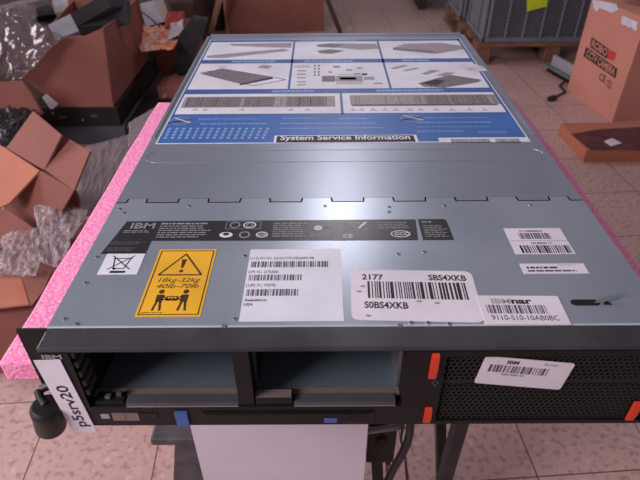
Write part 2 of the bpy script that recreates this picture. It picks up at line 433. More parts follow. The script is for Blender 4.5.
for q in ([(457, 66), (468, 62), (484, 67.5), (470, 69.5), (463, 69)], [(468, 69), (484, 68), (490, 71), (476, 72)]):
    poly_px(sv, q, m_whitec, .00005)
sv.line(L(sv, 466, 70), L(sv, 484, 71.5), .0015, m_inkg, .00006)
# row 3
def bar3(x0, x1, v0, v1, segs, seed):
    r = random.Random(seed); y0_, y1_ = yy(v1), yy(v0); x = x0
    sv.rect(x0, y0_, x1, y1_, m_draw)
    for a, b, m in segs: sv.rect(x0 + (x1 - x0) * a, y0_ + .002, x0 + (x1 - x0) * b, y1_ - .002, m, .00003)
    for k in range(26):
        xa = x0 + (x1 - x0) * r.random(); sv.rect(xa, y0_ + .004, xa + .0008, y1_ - .004, m_inkm if r.random() < .6 else m_inkg, .00006)
bar3(xx(184, 101), xx(335, 101), 96.2, 107, [(.02, .38, m_drawd), (.4, .6, m_drawd), (.68, .93, m_drawd)], 1)
bar3(xx(350, 100), xx(501, 100), 95.5, 105.5, [(.02, .45, m_draw), (.5, .66, m_drawd), (.68, .92, m_drawd)], 2)
a = L(sv, 352, 106.5); b = L(sv, 497, 104); sv.rect(a[0], a[1], b[0], b[1], m_drawd)
for u in (195, 205, 242, 291, 308, 353, 362, 373, 385, 396, 410, 421, 436, 452, 470, 485):
    a = L(sv, u, 110.3); sv.rect(a[0] - .004, a[1] - .001, a[0] + .004, a[1] + .0012, m_inkg if u < 440 else m_pinkp); sv.rect(a[0] - .0004, a[1], a[0] + .0004, a[1] + .008, m_inkg)
# blue field
for (ua, va, ub, vb, n, sd) in ((198, 120.5, 268, 117.5, 2, 1), (200, 125.5, 268, 122.5, 1, 2), (282, 119.5, 330, 117.5, 1, 3), (280, 125, 398, 122, 1, 4), (280, 129.5, 395, 127, 1, 5),
                             (424, 119, 490, 117, 1, 6), (417, 124, 505, 121, 1, 7), (417, 128, 508, 126, 1, 8), (417, 133, 470, 130, 2, 9), (478, 134, 510, 131, 2, 10), (340, 120, 372, 117.5, 1, 12)):
    a = L(sv, ua, va); b = L(sv, ub, vb); sv.micro(a[0], a[1], b[0], b[1], n, m_sky, .35, sd)
for r_ in range(4):
    for k in range(15):
        a = L(sv, 168 + k * 7 - r_ * 1.5, 130 + r_ * 3); sv.rect(a[0], a[1], a[0] + .0034, a[1] + .0052, m_sky, .00003)
for (u, v) in ((180, 121), (411, 118.5)):
    a = L(sv, u, v); sv.ring(a[0], a[1], .0125, .011, .0016, m_inkg, .00003); sv.line((a[0] - .013, a[1] - .006), (a[0] + .013, a[1] + .003), .003, m_ink, .00005)
    sv.line((a[0] - .008, a[1] + .008), (a[0] + .014, a[1] - .006), .0018, m_whitec, .00007)
# title block
a = L(sv, 276, 145); b = L(sv, 412, 135.6)
sv.rect(a[0] - .003, .0, b[0] + .005, b[1] + .0015, m_white, .00003)
sv.poly([(a[0] - .0005, .001), (b[0] + .002, .001), (b[0] + .0015, b[1]), (a[0], b[1])], m_slot, .00006)
sv.text('System Service Information', a[0] + .004, .0075, .0112, m_white, .02, width=b[0] - a[0] - .007, lift=.0001)
a = L(sv, 440, 143.5); b = L(sv, 520, 137.5)
sv.rect(a[0], .0, W_ - .001, b[1], m_white, .00003)
for k, (ua, ub) in enumerate(((452, 489), (497, 519))):
    a = L(sv, ua, 143); b = L(sv, ub, 139); 
    r_ = random.Random(k); x = a[0]
    while x < b[0]: 
        w = r_.choice((.0006, .001)); sv.rect(x, a[1], x + w, b[1], m_ink, .00006); x += w + .0007
so = sv.build('service_information_label', ro); tag(so, 'large blue and white printed service information label')
# glossy residue spots by the label edge
# regulatory label (black, L shaped)
rg = top(-.2085, .0863, .27, .05, m_inkb, outline=[(0, 0), (.037, 0), (.0375, .0178), (.2645, .0168), (.2665, .0475), (.0085, .0468)])
rg.bigblue(.014, .0360, .0080, m_inkg, m_inkb, .0215)
rg.micro(.010, .0290, .036, .0335, 2, m_inkg, .4, 1); rg.micro(.004, .012, .034, .017, 2, m_inkm, .4, 2); rg.micro(.003, .003, .032, .009, 2, m_inkm, .4, 3)
rg.micro(.040, .0405, .088, .0450, 1, m_inkg, .5, 40); rg.micro(.040, .021, .088, .0405, 6, m_inkg, .38, 4)
rg.frame(.098, .034, .129, .0455, .0005, m_inkg)
rg.ring(.106, .0400, .0048, .0045, .0012, m_inkg); rg.ring(.119, .0400, .0058, .0048, .0012, m_whitec); rg.ring(.119, .0400, .0032, .0028, .001, m_inkg)
rg.ring(.100, .0255, .0058, .0040, .001, m_whitec, fill=True); rg.ring(.100, .0265, .0028, .0022, .001, m_inkb, .00004, fill=True)
rg.ring(.116, .0255, .0048, .0048, .0013, m_inkg); rg.ring(.131, .0255, .0052, .0042, .0012, m_whitec); rg.text('cUL', .1280, .0240, .003, m_whitec)
rg.micro(.140, .0215, .172, .0440, 7, m_inkg, .4, 5); rg.micro(.172, .0215, .196, .0275, 2, m_inkg, .4, 6)
rg.ring(.1795, .0350, .0035, .0035, .0012, m_whitec, fill=True); rg.text('N', .1780, .0337, .003, m_inkb, lift=.00006); rg.micro(.184, .0335, .190, .0370, 1, m_inkm, .5, 7); rg.ring(.1945, .0350, .0035, .0035, .0008, m_inkg)
rg.micro(.201, .029, .227, .0435, 5, m_inkg, .4, 8); rg.text('CE', .2010, .0205, .0048, m_whitec, .02)
rg.line((.206, .0435), (.214, .033), .003, m_inkg, .00004); rg.line((.214, .033), (.222, .0435), .0022, m_whitec, .00004)
rg.micro(.232, .033, .262, .0440, 4, m_inkg, .4, 9); rg.ring(.2505, .0255, .0085, .0050, .0010, m_whitec); rg.text('CCC', .2455, .0236, .0040, m_whitec, .02)
tag(rg.build('regulatory_label', fo), 'black strip of small grey print and approval marks')
rh = top(.0600, .1030, .0262, .0310, m_inkb, outline=[(0, 0), (.0262, 0), (.0252, .0285), (.023, .0310), (.0, .0310)])
rh.micro(.003, .0035, .0235, .022, 7, m_inkg, .35, 3); rh.micro(.003, .0245, .0135, .0285, 1, m_inkg, .5, 3)
tag(rh.build('notice_label', fo), 'small separate black print label')
# crossed bin label
wb = top(-.2030, .0600, .0315, .0262, m_white)
for a, b in (((.0105, .0070), (.0085, .0195)), ((.0105, .0070), (.0190, .0070)), ((.0190, .0070), (.0215, .0195)), ((.0070, .0200), (.0230, .0200)), ((.0060, .0060), (.0240, .0235)), ((.0240, .0060), (.0060, .0235))):
    wb.line(a, b, .0010, m_ink)
wb.rect(.009, .0015, .0215, .0042, m_ink); wb.ring(.0115, .0068, .0014, .0014, .001, m_ink, fill=True)
tag(wb.build('crossed_bin_label', fo), 'white label with crossed-out wheeled bin')
# warning sticker
wn = top(-.1605, .0128, .0472, .0787, m_yel)
wn.frame(.0016, .0016, .0456, .0771, .0009, m_yprint)
A_, B_, C_ = (.0062, .0460), (.0400, .0460), (.0231, .0725)
for p, q in ((A_, B_), (B_, C_), (C_, A_)): wn.line(p, q, .0015, m_yprint)
wn.poly([(.0222, .0545), (.0240, .0545), (.0252, .0655), (.0210, .0655)], m_yprint); wn.ring(.0231, .0506, .0017, .0017, .001, m_yprint, fill=True)
wn.text('18kg-32kg', .0078, .0375, .0050, m_yprint, .0, width=.0325, shear=.25); wn.text('40lb-70lb', .0078, .0305, .0050, m_yprint, .0, width=.0325, shear=.25)
for sx, cx in ((1, .0135), (-1, .0320)):
    wn.ring(cx, .0265, .0022, .0024, .001, m_yprint, fill=True)
    wn.poly([(cx - .0026, .0150), (cx + .0026, .0150), (cx + .0028, .0232), (cx - .0028, .0232)], m_yprint)
    for dx in (-.0017, .0017): wn.line((cx + dx * .8, .0152), (cx + dx * 1.6, .0060), .0018, m_yprint)
    wn.line((cx + sx * .002, .0220), (cx + sx * .0062, .0175), .0013, m_yprint); wn.line((cx + sx * .0062, .0175), (cx + sx * .0088, .0195), .0013, m_yprint)
wn.frame(.0185, .0165, .0270, .0215, .0011, m_yprint); wn.line((.0150, .0178), (.0305, .0178), .0012, m_yprint)
wn.micro(.0035, .0032, .0190, .0046, 1, m_yprint, .5, 2)
tag(wn.build('lifting_warning_sticker', fo), 'yellow lifting weight warning sticker')
# white barcode sheet
ws = top(-.0850, .0075, .0745, .0835, m_white)
ws.text('(11S) PN SN: 26U2177YL1006000198', .0010, .0700, .0032, m_ink, .0, width=.0515); ws.barcode(.0022, .0600, .0640, .0675, m_inkm, .00055, 1)
ws.text('(2P) EC: D76850', .0010, .0530, .0030, m_ink, .0, width=.0235); ws.barcode(.0022, .0440, .0440, .0510, m_inkm, .00055, 2)
ws.text('(12P) FC: M2MS', .0010, .0370, .0032, m_ink, .0, width=.0225); ws.barcode(.0022, .0265, .0410, .0340, m_inkm, .00055, 3)
ws.text('Assembled in:', .0015, .0208, .0026, m_ink, .02, width=.0165); ws.text('USA', .0015, .0160, .0026, m_ink, .02)
tag(ws.build('part_number_label', fo), 'plain white sheet with three small barcodes')
# large rounded barcode label
ang = math.atan2(-.0088, .094)
bg = Sticker((-.0050, .0085, T), (math.cos(-.035), math.sin(-.035), 0), (math.sin(.035), math.cos(.035), 0), .0945, .0560, m_whitec, radius=.006)
bg.text('2177', .0085, .0440, .0062, m_ink, .025, width=.0165); bg.text('SBS4XKB', .0600, .0445, .0064, m_ink, .025, width=.0290)
bg.barcode(.0125, .0230, .0870, .0420, m_ink, .00085, 5); bg.text('S0BS4XKB', .0095, .0125, .0066, m_ink, .025, width=.0320)
for x, y in ((.009, .036), (.006, .030), (.050, .0205), (.063, .019), (.012, .0045)): bg.ring(x, y, .0022, .0011, .001, m_inkg, fill=True)
tag(bg.build('asset_barcode_label', fo), 'large rounded white label with bold barcode')
nr = Sticker((.0885, .0035, T), (math.cos(-.02), math.sin(-.02), 0), (math.sin(.02), math.cos(.02), 0), .0600, .0295, m_whitec, th=.0006, radius=.001)
nr.bigblue(.0095, .0210, .0050, m_inkg, m_whitec, .0140, 5); nr.text('nar', .0240, .0210, .0058, m_ink, .04, width=.0150)
nr.barcode(.0045, .0105, .0480, .0195, m_inkm, .0006, 6); nr.text('9110-510-10AB0BC', .0060, .0040, .0050, m_ink, .0, width=.0475)
tag(nr.build('serial_barcode_label', fo), 'small white label printed 9110-510-10AB0BC')
tw = Sticker((.1328, .0828, T), (1, 0, 0), (0, 1, 0), .0490, .0362, m_whitec)
tw.text('SY1700890931', .0120, .0305, .0024, m_ink, .02, width=.0200); tw.barcode(.0100, .0205, .0370, .0290, m_inkm, .0005, 8)
tw.rect(.0, .0178, .0490, .0183, m_inkg); tw.text('10N8906 11', .0170, .0135, .0022, m_ink, .02, width=.0170); tw.barcode(.0060, .0010, .0470, .0115, m_ink, .00065, 9)
tag(tw.build('double_barcode_label', fo), 'white label with two stacked barcodes')
th = Sticker((.1322, .0580, T), (1, 0, 0), (0, 1, 0), .0510, .0123, m_whitec)
th.micro(.004, .0060, .034, .0085, 1, m_ink, .8, 4); th.micro(.004, .0020, .046, .0045, 1, m_inkm, .8, 5); th.micro(.030, .0098, .044, .0108, 1, m_inkg, .6, 6)
tag(th.build('thin_text_label', fo), 'narrow white label with tiny print')
# ---- bezel
FY = -.017
bz = MB()
bz.box(-.2195, .2195, FY, .006, T - .0045, T - .0004, m_bezeltop, .0012)
bz.box(-.2195, -.1990, FY, .004, B0, T - .0045, m_bezel)
bz.box(-.0880, -.0765, FY + .001, .004, B0, T - .0045, m_bezel)
bz.box(.0325, .0595, FY, .004, B0, T - .0045, m_bezel)
bz.box(-.1990, .0325, FY, .004, B0, T - .0640, m_bezel)
bz.box(.2165, .2195, FY, .004, B0, T - .0045, m_bezel)
bz.box(.0595, .2165, FY + .002, .004, T - .0410, T - .0370, m_grille); bz.box(.0595, .2165, FY, .004, B0, T - .0825, m_bezel); bz.box(.0595, .2165, FY, .004, T - .0105, T - .0045, m_bezel)
bo = bz.build('bezel', srv)
# perforated grilles
def grille(x0, x1, z0, z1, name):
    g = MB(); g.flat = True; p = .0040; rh_ = p * .866; yf = FY + .0015; nrow = int((z1 - z0) / rh_); ncol = int((x1 - x0) / p)
    R6 = p / math.sqrt(3)
    for j in range(nrow):
        cz = z0 + R6 + j * (z1 - z0 - 2 * R6) / (nrow - 1)
        for i in range(ncol):
            cx = x0 + p / 2 + i * p + (p / 2 if j % 2 else 0)
            if cx > x1 - p / 2: continue
            kz = ((z1 - z0 - 2 * R6) / (nrow - 1)) / rh_
            o = [Vector((cx + R6 * math.sin(math.pi / 3 * k), yf, cz + kz * R6 * math.cos(math.pi / 3 * k))) for k in range(6)]
            q = [Vector((cx + R6 * .70 * math.sin(math.pi / 3 * k), yf, cz + kz * R6 * .70 * math.cos(math.pi / 3 * k))) for k in range(6)]
            b = [v + Vector((0, .0015, 0)) for v in q]
            g.add(o + q + b, [[k, (k + 1) % 6, 6 + (k + 1) % 6, 6 + k] for k in range(6)] + [[6 + k, 6 + (k + 1) % 6, 12 + (k + 1) % 6, 12 + k] for k in range(6)], m_grille)
    g.build(name, srv)
grille(.0600, .2160, T - .0370, T - .0100, 'upper_grille')
grille(.0600, .2160, T - .0825, T - .0410, 'lower_grille')
# red latches
for (x, za, zb) in ((.0510, -.0065, -.0320), (.0527, -.0655, -.0835), (.2060, -.0600, -.0815)):
    l = MB(); x -= .0023
    pr = [(FY, za), (FY - .0025, za - .001), (FY - .0035, (za + zb) / 2), (FY - .002, zb + .001), (FY, zb)]
    l.hexa([(x, y, T + z) for y, z in pr], [(x + .0050, y, T + z) for y, z in pr], m_red); tag(l.build('release_latch', srv), 'orange-red release latch')
# operator panel details on the lower strip
def fp(mb, u0, v0, u1, v1, mat, d=.0006, y=FY):
    a = Y(u0, v1, y); b = Y(u1, v0, y); mb.box(a.x, b.x, y - d, y + .001, a.z, b.z, mat)
d = MB(); fp(d, 114, 413, 125, 420, m_strip); fp(d, 127, 413, 138, 420, m_strip); d.build('indicator_window', srv)
d = MB(); fp(d, 102, 414, 109, 418, m_lgrey); d.build('power_button', srv)
d = MB(); fp(d, 140, 413, 157, 417, m_slot); d.build('port_slot', srv)
d = MB(); fp(d, 178, 411, 187, 424, m_blue, .002); tag(d.build('blue_tab', srv), 'small blue touch tab')
d = MB(); fp(d, 205, 411, 374, 422, m_slot, .0012); fp(d, 207, 412, 370, 421, m_bezel, .0018)
d.build('optical_drive', srv)
d = MB(); fp(d, 324, 416, 337, 420, m_blue, .0024); d.build('eject_button', srv)
s = Sticker(Y(347, 423.5, FY - .0002), (1, 0, 0), (0, 0, 1), .02, .003, None); s.micro(0, .0010, .0165, .0034, 1, m_inkg, .7, 3); s.build('printed_name', srv)
# drive bays
bay = MB()
for x0, x1 in ((-.1985, -.0885), (-.0760, .0320)):
    bay.box(x0, x1, -.0075, .0848, T - .0645, T - .0632, m_teal)
    bay.box(x0, x1, -.0080, -.0015, T - .0632, T - .0612, m_strip)
bay.box(.0300, .0324, .0, .0848, T - .0632, T - .0045, m_steel); bay.box(-.1985, -.1965, .0, .0848, T - .0632, T - .0045, m_dark)
bay.box(-.0778, -.0762, .0, .0848, T - .0632, T - .0045, m_teal)
bay.build('drive_bay', srv)
for a, b in ((-.1720, -.0885), (-.0470, .0280)):
    bay = MB(); bay.box(a, b, FY + .001, -.0080, T - .0636, T - .0602, m_grey); bay.box(a, b, FY, FY + .001, T - .0640, T - .0632, m_hem); bay.build('bay_tray', srv)
bay = MB(); bay.box(-.0755, -.048, FY + .001, -.006, T - .0636, T - .0560, m_bezel, .001); bay.box(-.0755, -.049, FY + .002, -.008, T - .0562, T - .0552, m_strip); bay.build('bay_latch', srv)
bay = MB(); bay.box(-.195, -.174, FY + .002, -.006, T - .0636, T - .0600, m_slot)
bay.box(-.188, -.184, FY + .004, -.009, T - .0600, T - .0575, m_steel, .0005); bay.box(-.180, -.176, FY + .006, -.007, T - .0600, T - .0560, m_grey, .0005); bay.build('bay_connector', srv)
d = MB(); a = Y(85, 358, FY + .003)
for k in range(5): d.box(-.1988, -.1965, FY + .002, .0, T - .012 - k * .010, T - .0065 - k * .010, m_grey)
d.build('side_spring_clips', srv)
# rack ears and knob
ear = MB(); ear.hexa([(-.2408, .001, T - .0005), (-.2195, .001, T - .0005), (-.2195, .001, T - .0600), (-.2408, .001, T - .0600)], [(-.2408, .003, T - .0005), (-.2195, .003, T - .0005), (-.2195, .003, T - .0600), (-.2408, .003, T - .0600)], m_bezel)
ear.build('rack_ear', srv)
ear = MB(); ear.hexa([(.2195, .001, T - .0005), (.2408, .001, T - .0005), (.2408, .001, T - .0600), (.2195, .001, T - .0600)], [(.2195, .003, T - .0005), (.2408, .003, T - .0005), (.2408, .003, T - .0600), (.2195, .003, T - .0600)], m_bezel)
ear.build('rack_ear', srv)
ky = -.016
k1 = Y(46.5, 407, ky); k2 = Y(51.5, 428, ky)
ax = (k2 - k1)
kn = MB(); kn.tube([k1 - ax * .12, k1 - ax * .10, k1 - ax * .02, k1, k1 + ax * .15, k1 + ax * .16, k2 - ax * .10, k2 - ax * .03, k2], [.004, .0095, .0112, .0115, .0117, .0112, .0112, .0106, .009], m_knob, 28)
ko = kn.build('thumbscrew_knob', srv)
st = MB(); p0 = Y(38, 391, -.004); st.tube([p0, (p0 + k1) / 2 + Vector((-.001, 0, 0)), k1 - ax * .05], [.0030, .0034, .0036], m_knob, 12); st.build('screw_stem', ko)
st = MB(); q0 = Y(42.5, 386, .0); st.tube([Vector((-.2260, .002, T - .0560)), p0 + Vector((.002, .002, 0))], .0034, m_knob, 12); st.build('stem_collar', ko)
# name strip on the left end of the bezel
a = Vector((-.2238, FY - .0004, T - .0110)); 
dn = (Vector((-.2195, 0, -.0930)) - Vector((-.2238, 0, -.0110))).normalized()
s = Sticker(a + dn * .0835, (dn.z * -1, 0, dn.x), (-dn.x, 0, -dn.z), .0185, .0835, m_whitec, th=.0005)
for i, ch in enumerate(('p5srv20',)): s.text(ch, .0135, .0075, .0082, m_ink, .02, width=.0490, rot=math.pi / 2)
tag(s.build('name_strip', srv), 'white strip printed p5srv20')
s = Sticker((-.2170, FY - .0002, T - .0094), (1, 0, 0), (0, 0, 1), .02, .01, None); s.bigblue(0, 0, .0040, m_inkg, None, .0135); s.build('maker_logo', bo)
# tilted white label on the grille
U = Vector((.0652, 0, -.0085)).normalized(); V = Vector((-U.z, 0, U.x)); 
s = Sticker(Vector((.0822, FY + .0006, T - .0382)), U, Vector((.10, 0, 1)) * 0 + V, .0640, .0285, m_whitec, radius=.002)
s.text('IBM', .0165, .0228, .0034, m_ink, .03, width=.0085); s.text('Server', .0425, .0240, .0028, m_inkm, .0, width=.0105, shear=.3)
s.barcode(.0055, .0135, .0480, .0210, m_inkm, .0007, 12); s.micro(.016, .0105, .034, .0128, 1, m_inkg, .7, 5)
tag(s.build('grille_barcode_label', srv), 'tilted white barcode label on the grille')
s = Sticker(Y(432, 384, FY - .0002), (1, 0, 0), (0, 0, 1), .004, .004, None); s.ring(.002, .002, .0022, .0022, .0006, m_inkm); s.rect(.0016, -.003, .0024, 0, m_inkm); s.build('symbol_print', bo)

# ================================================================== FOAM, STAND, WHITE CASE
fm = MB(); FZ = T - .0872
nx, ny = 46, 46; x0, x1, y0, y1 = -.3050, .3070, .047, .618
import mathutils.noise as mn
def foam_pt(i, j, z):
    x = x0 + (x1 - x0) * i / nx; y = y0 + (y1 - y0) * j / ny
    w = .0025 * mn.noise(Vector((x * 14, y * 14, 3)))
    if i in (0, nx) or j in (0, ny): x += w; y += w
    return Vector((x, y, z))
rows = [[foam_pt(i, j, FZ) for i in range(nx + 1)] for j in range(ny + 1)]
v = [p for r_ in rows for p in r_]; v += [Vector((p.x, p.y, FZ - .024)) for p in v]
N = (nx + 1) * (ny + 1); fs = []
for j in range(ny):
    for i in range(nx):
        a = j * (nx + 1) + i; fs.append([a, a + 1, a + nx + 2, a + nx + 1]); fs.append([N + a + nx + 1, N + a + nx + 2, N + a + 1, N + a])
for i in range(nx): a = i; fs.append([N + a, N + a + 1, a + 1, a]); a = ny * (nx + 1) + i; fs.append([a, a + 1, N + a + 1, N + a])
for j in range(ny): a = j * (nx + 1); fs.append([a, a + nx + 1, N + a + nx + 1, N + a]); a += nx; fs.append([N + a, N + a + nx + 1, a + nx + 1, a])
fm.add(v, fs, m_foam)
fo_ = fm.build('foam_sheet'); tag(fo_, 'pink anti-static foam sheet laid under the grey server', 'foam')
bv = fo_.modifiers.new('bevel', 'BEVEL'); bv.width = .003; bv.segments = 2; bv.limit_method = 'ANGLE'

stand = thing('work_stand', (0, .3, 0), 'black metal stand with slanting legs carrying the foam and the server', 'stand')
TZ = FZ - .0245
s = MB(); s.box(-.26, .26, .11, .60, TZ - .018, TZ, m_black, .002); s.build('top_board', stand)
s = MB(); py = .17
a = Y(150, 443, py); b = Y(196, 447, py)
s.box(a.x, b.x + .03, py, .52, a.z - .008, a.z + .006, m_worn, .004); s.build('side_shelf', stand)
zsh = a.z - .008
def leg(u0, v0, u1, v1, w0, y, mat=m_black, name='leg', ztop=TZ - .018, dd=.02):
    p = Y(u0, v0, y); q = Y(u1, v1, y); d = (q - p); pt = p + d * ((ztop - p.z) / d.z); pb = p + d * ((0 - p.z) / d.z)
    m = MB(); h_ = w0 / 2
    m.hexa([(pb.x - h_, y, 0), (pb.x + h_, y, 0), (pb.x + h_, y + dd, 0), (pb.x - h_, y + dd, 0)], [(pt.x - h_, y, pt.z), (pt.x + h_, y, pt.z), (pt.x + h_, y + dd, pt.z), (pt.x - h_, y + dd, pt.z)], mat)
    m.build(name, stand)
leg(190, 447, 188, 480, .045, .19, m_worn, ztop=zsh)
leg(441.5, 425, 442, 480, .014, .20)
leg(463, 425, 447, 480, .016, .16)
leg(377, 463, 378, 480, .017, .185)
m = MB(); m.box(-.22, -.20, .56, .58, 0, TZ - .018, m_black); m.build('leg', stand)
m = MB(); m.box(-.12, -.10, .19, .21, zsh + .014, TZ - .018, m_black); m.build('upright', stand)
m = MB(); m.box(.20, .22, .56, .58, 0, TZ - .018, m_black); m.build('leg', stand)
a = Y(366, 463, .165); b = Y(398, 428, .165)
m = MB(); m.box(a.x, b.x, .165, .21, a.z, b.z, m_slot, .002); br = m.build('bracket', stand)
m = MB(); q = Y(382, 441, .164); m.tube([q + Vector((0, .002, 0)), q + Vector((0, -.003, 0))], [.009, .007], m_redo if 0 else m_woodd, 16); tag(m.build('bolt', br), 'dull reddish round bolt')
m = MB(); a = Y(368, 431, .160); b = Y(405, 426, .160); m.tube([a, b], .0045, m_steel, 12); m.build('cross_rod', stand)
m = MB(); a = Y(388, 463, .175); b = Y(389, 480, .175); dd_ = b - a; m.tube([a, a + dd_ * (-(a.z) / dd_.z)], .0040, m_steel, 10); tag(m.build('rod', stand), 'bare steel rod')

# white upright case under the server
wc = thing('computer_case', (-.075, .30, 0), 'plain off-white upright case standing on the floor below the server front', 'computer case')
xa, xb = Y(190, 425, .10).x, Y(368, 425, .10).x
m = MB(); m.box(xa, xb, .10, .108, .012, .478, m_panel); m.build('front_panel', wc)
m = MB(); m.box(xa + .002, xb - .002, .1085, .158, .012, .476, m_lgrey); m.build('shell', wc)
for fx in (xa + .02, xb - .02):
    m = MB(); m.box(fx - .012, fx + .012, .115, .15, 0, .0118, m_black); m.build('foot', wc)

# black cable hanging at the front
m = MB(); pts = [Y(*p) for p in ((410, 420, .120), (410, 432, .120), (407, 444, .12), (401, 456, .12), (394, 468, .12), (388, 480, .12), (380, 497, .12))]
pts = [Vector((pts[0].x, .14, TZ - .02))] + pts + [Vector((pts[-1].x - .01, .13, .15)), Vector((pts[-1].x - .01, .12, .012)), Vector((pts[-1].x + .10, .06, .006))]
m.tube(pts, .0052, m_knob, 10); tag(m.build('power_cable'), 'thick black cable hanging beside the white case', 'cable')
m = MB(); pts = [Y(*p) for p in ((400, 426, .14), (401, 440, .14), (405, 455, .14), (407, 480, .14))]; pts += [Vector((pts[-1].x + .005, .14, .006))]; pts[0].z = TZ - .02
m.tube(pts, .0016, m_knob, 8); tag(m.build('thin_cable'), 'thin black wire hanging to the right of the thick cable', 'cable')

# ================================================================== RIGHT SIDE BACKGROUND
# carton with ROBO / CCTV CAMERA print
A = Z(567, 90); Bc = Z(612, 122); e1 = (Bc - A).normalized(); perp = Vector((e1.y, -e1.x, 0));
if perp.x < 0: perp = -perp
H = .425; dpt = .36; Wd = (Bc - A).length
ct = thing('camera_carton', ((A + Bc) / 2 + perp * dpt / 2).to_tuple(), 'tall tan carton printed CCTV CAMERA standing on the floor at right', 'carton')
m = MB(); q = [A, Bc, Bc + perp * dpt, A + perp * dpt]
m.hexa([p.copy() for p in q], [p + Vector((0, 0, H)) for p in q], m_cardr); m.build('box', ct)
m = MB(); up = Vector((0, 0, 1))
m.slab([A + up * H + perp * .005, Bc + up * H + perp * .005, Bc + up * (H + .012) + perp * .14, A + up * (H + .012) + perp * .14], .004, m_cardr); m.build('flap', ct)
m = MB(); m.slab([Bc + perp * .002 + up * (H - .002) + e1 * .001, Bc + perp * dpt + up * (H - .002) + e1 * .001, Bc + perp * dpt + up * (H - .10) + e1 * .06, Bc + perp * .002 + up * (H - .10) + e1 * .06], .004, m_cardr); m.build('flap', ct)
nrm = -perp
s = Sticker(A, e1, up, Wd, H, None); s.th = 0; s.lift = .001
def LF(u, v):
    p = onplane(u, v, A, perp) - A; return (p.dot(e1), p.z)
x0_, z0_ = LF(592, 38)[0], LF(592, 50)[1]
def brot(txt, uv0, uv1, hgt, mats, shadow):
    pass
a1 = LF(591, 45); b1 = LF(615, 60)
s.poly([LF(592, 37), LF(609, 49), LF(607, 59), LF(590, 47)], m_cink); s.poly([LF(609.5, 49.5), LF(616.5, 53), LF(614, 61), LF(607.5, 58.5)], m_cred)
def ptext(txt, p00, p10, p01, mat, bold=.03, lift=.0006):
    vs, fs, w = text_mesh(txt, bold, 0); o = Vector(LF(*p00)); ux = Vector(LF(*p10)) - o; uy = Vector(LF(*p01)) - o
    s.add([s.at(*(o + ux * (vx / w) + uy * (vy / .70)), s.lift + lift) for vx, vy in vs], fs, mat)
ptext('ROBO', (591.5, 46), (606.5, 56.5), (593.3, 39.5), m_cardr)
s.poly([LF(586.5, 47), LF(617.5, 68.5), LF(615.5, 78.5), LF(583.5, 56)], m_cink)
ptext('CCTV CAMERA', (586, 55.5), (614, 75.5), (588, 49.3), m_cardr)
ptext('CE', (599, 79), (605, 83), (600.5, 72.5), m_cink, .01); [s.line(LF(*a), LF(*b), .003, m_cink) for a, b in (((607.5, 80), (607, 86)), ((610, 79), (609, 88)), ((607.5, 80), (612, 83)), ((612, 83), (610.5, 88)), ((607, 86), (611, 89)))]
s.build('print', ct)
s = Sticker(A, e1, up, Wd, H, None); s.th = 0; s.lift = .002
for q in ([(593, 0), (602, 1), (612, 3), (617, 4), (619, 10), (612, 13), (606, 10), (600, 8), (597, 12), (594, 8)],
          [(622, 16), (627, 17), (631, 19), (638, 22), (637, 31), (634, 30), (632, 27), (629, 28), (626, 25), (622, 25)]):
    s.poly([LF(*p) for p in q], m_tape)
tag(s.build('torn_tape', ct), 'torn shiny white tape')
# dark bundle on top of that carton
ob = MB(); cb = Bc + perp * .09 - e1 * .14 + up * (H + .034)
for k in range(1): ob.tube([cb + Vector((-.05, .12, .03)), cb + Vector((-.02, .06, .035)), cb + Vector((.04, 0, .03)), cb + Vector((.08, -.03, .03))], [.03, .046, .046, .03], m_woodd, 14)
tag(ob.build('dark_bundle'), 'dark brown bundle resting on top of the tan carton', 'bundle')

# flat red-brown carton on the floor
hh = .05
P = [Z(558, 125), Z(587, 165)]
top_ = [Z(561, 123, hh), Z(590, 150, hh)]
tl = thing('flat_carton', (1.15, 1.72, 0), 'flat low carton with dark red top and a white paper on it, on floor', 'carton')
xa_, ya_ = .965, 1.560; xb_, yb_ = .955, 1.800
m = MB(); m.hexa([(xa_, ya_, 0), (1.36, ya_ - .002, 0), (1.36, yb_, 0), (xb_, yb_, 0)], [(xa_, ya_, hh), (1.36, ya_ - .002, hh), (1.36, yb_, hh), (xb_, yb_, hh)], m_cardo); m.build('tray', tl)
m = MB(); pp = [Z(571, 134, hh + .002), Z(590.5, 149.5, hh + .002), Z(654, 150, hh + .002), Z(668, 128, hh + .002), Z(640, 127, hh + .002), Z(600, 129, hh + .002)]
m.hexa([p - Vector((0, 0, .0015)) for p in pp], pp, m_cardd); tag(m.build('stained_top', tl), 'dark red stained top')
m = MB(); pp = [Z(604, 141, hh + .004), Z(612, 138, hh + .004), Z(622, 143, hh + .004), Z(611, 146, hh + .004)]
m.hexa([p - Vector((0, 0, .0015)) for p in pp], pp, m_whitec); tag(m.build('paper_scrap'), 'small white paper scrap on the dark red carton top', 'paper')

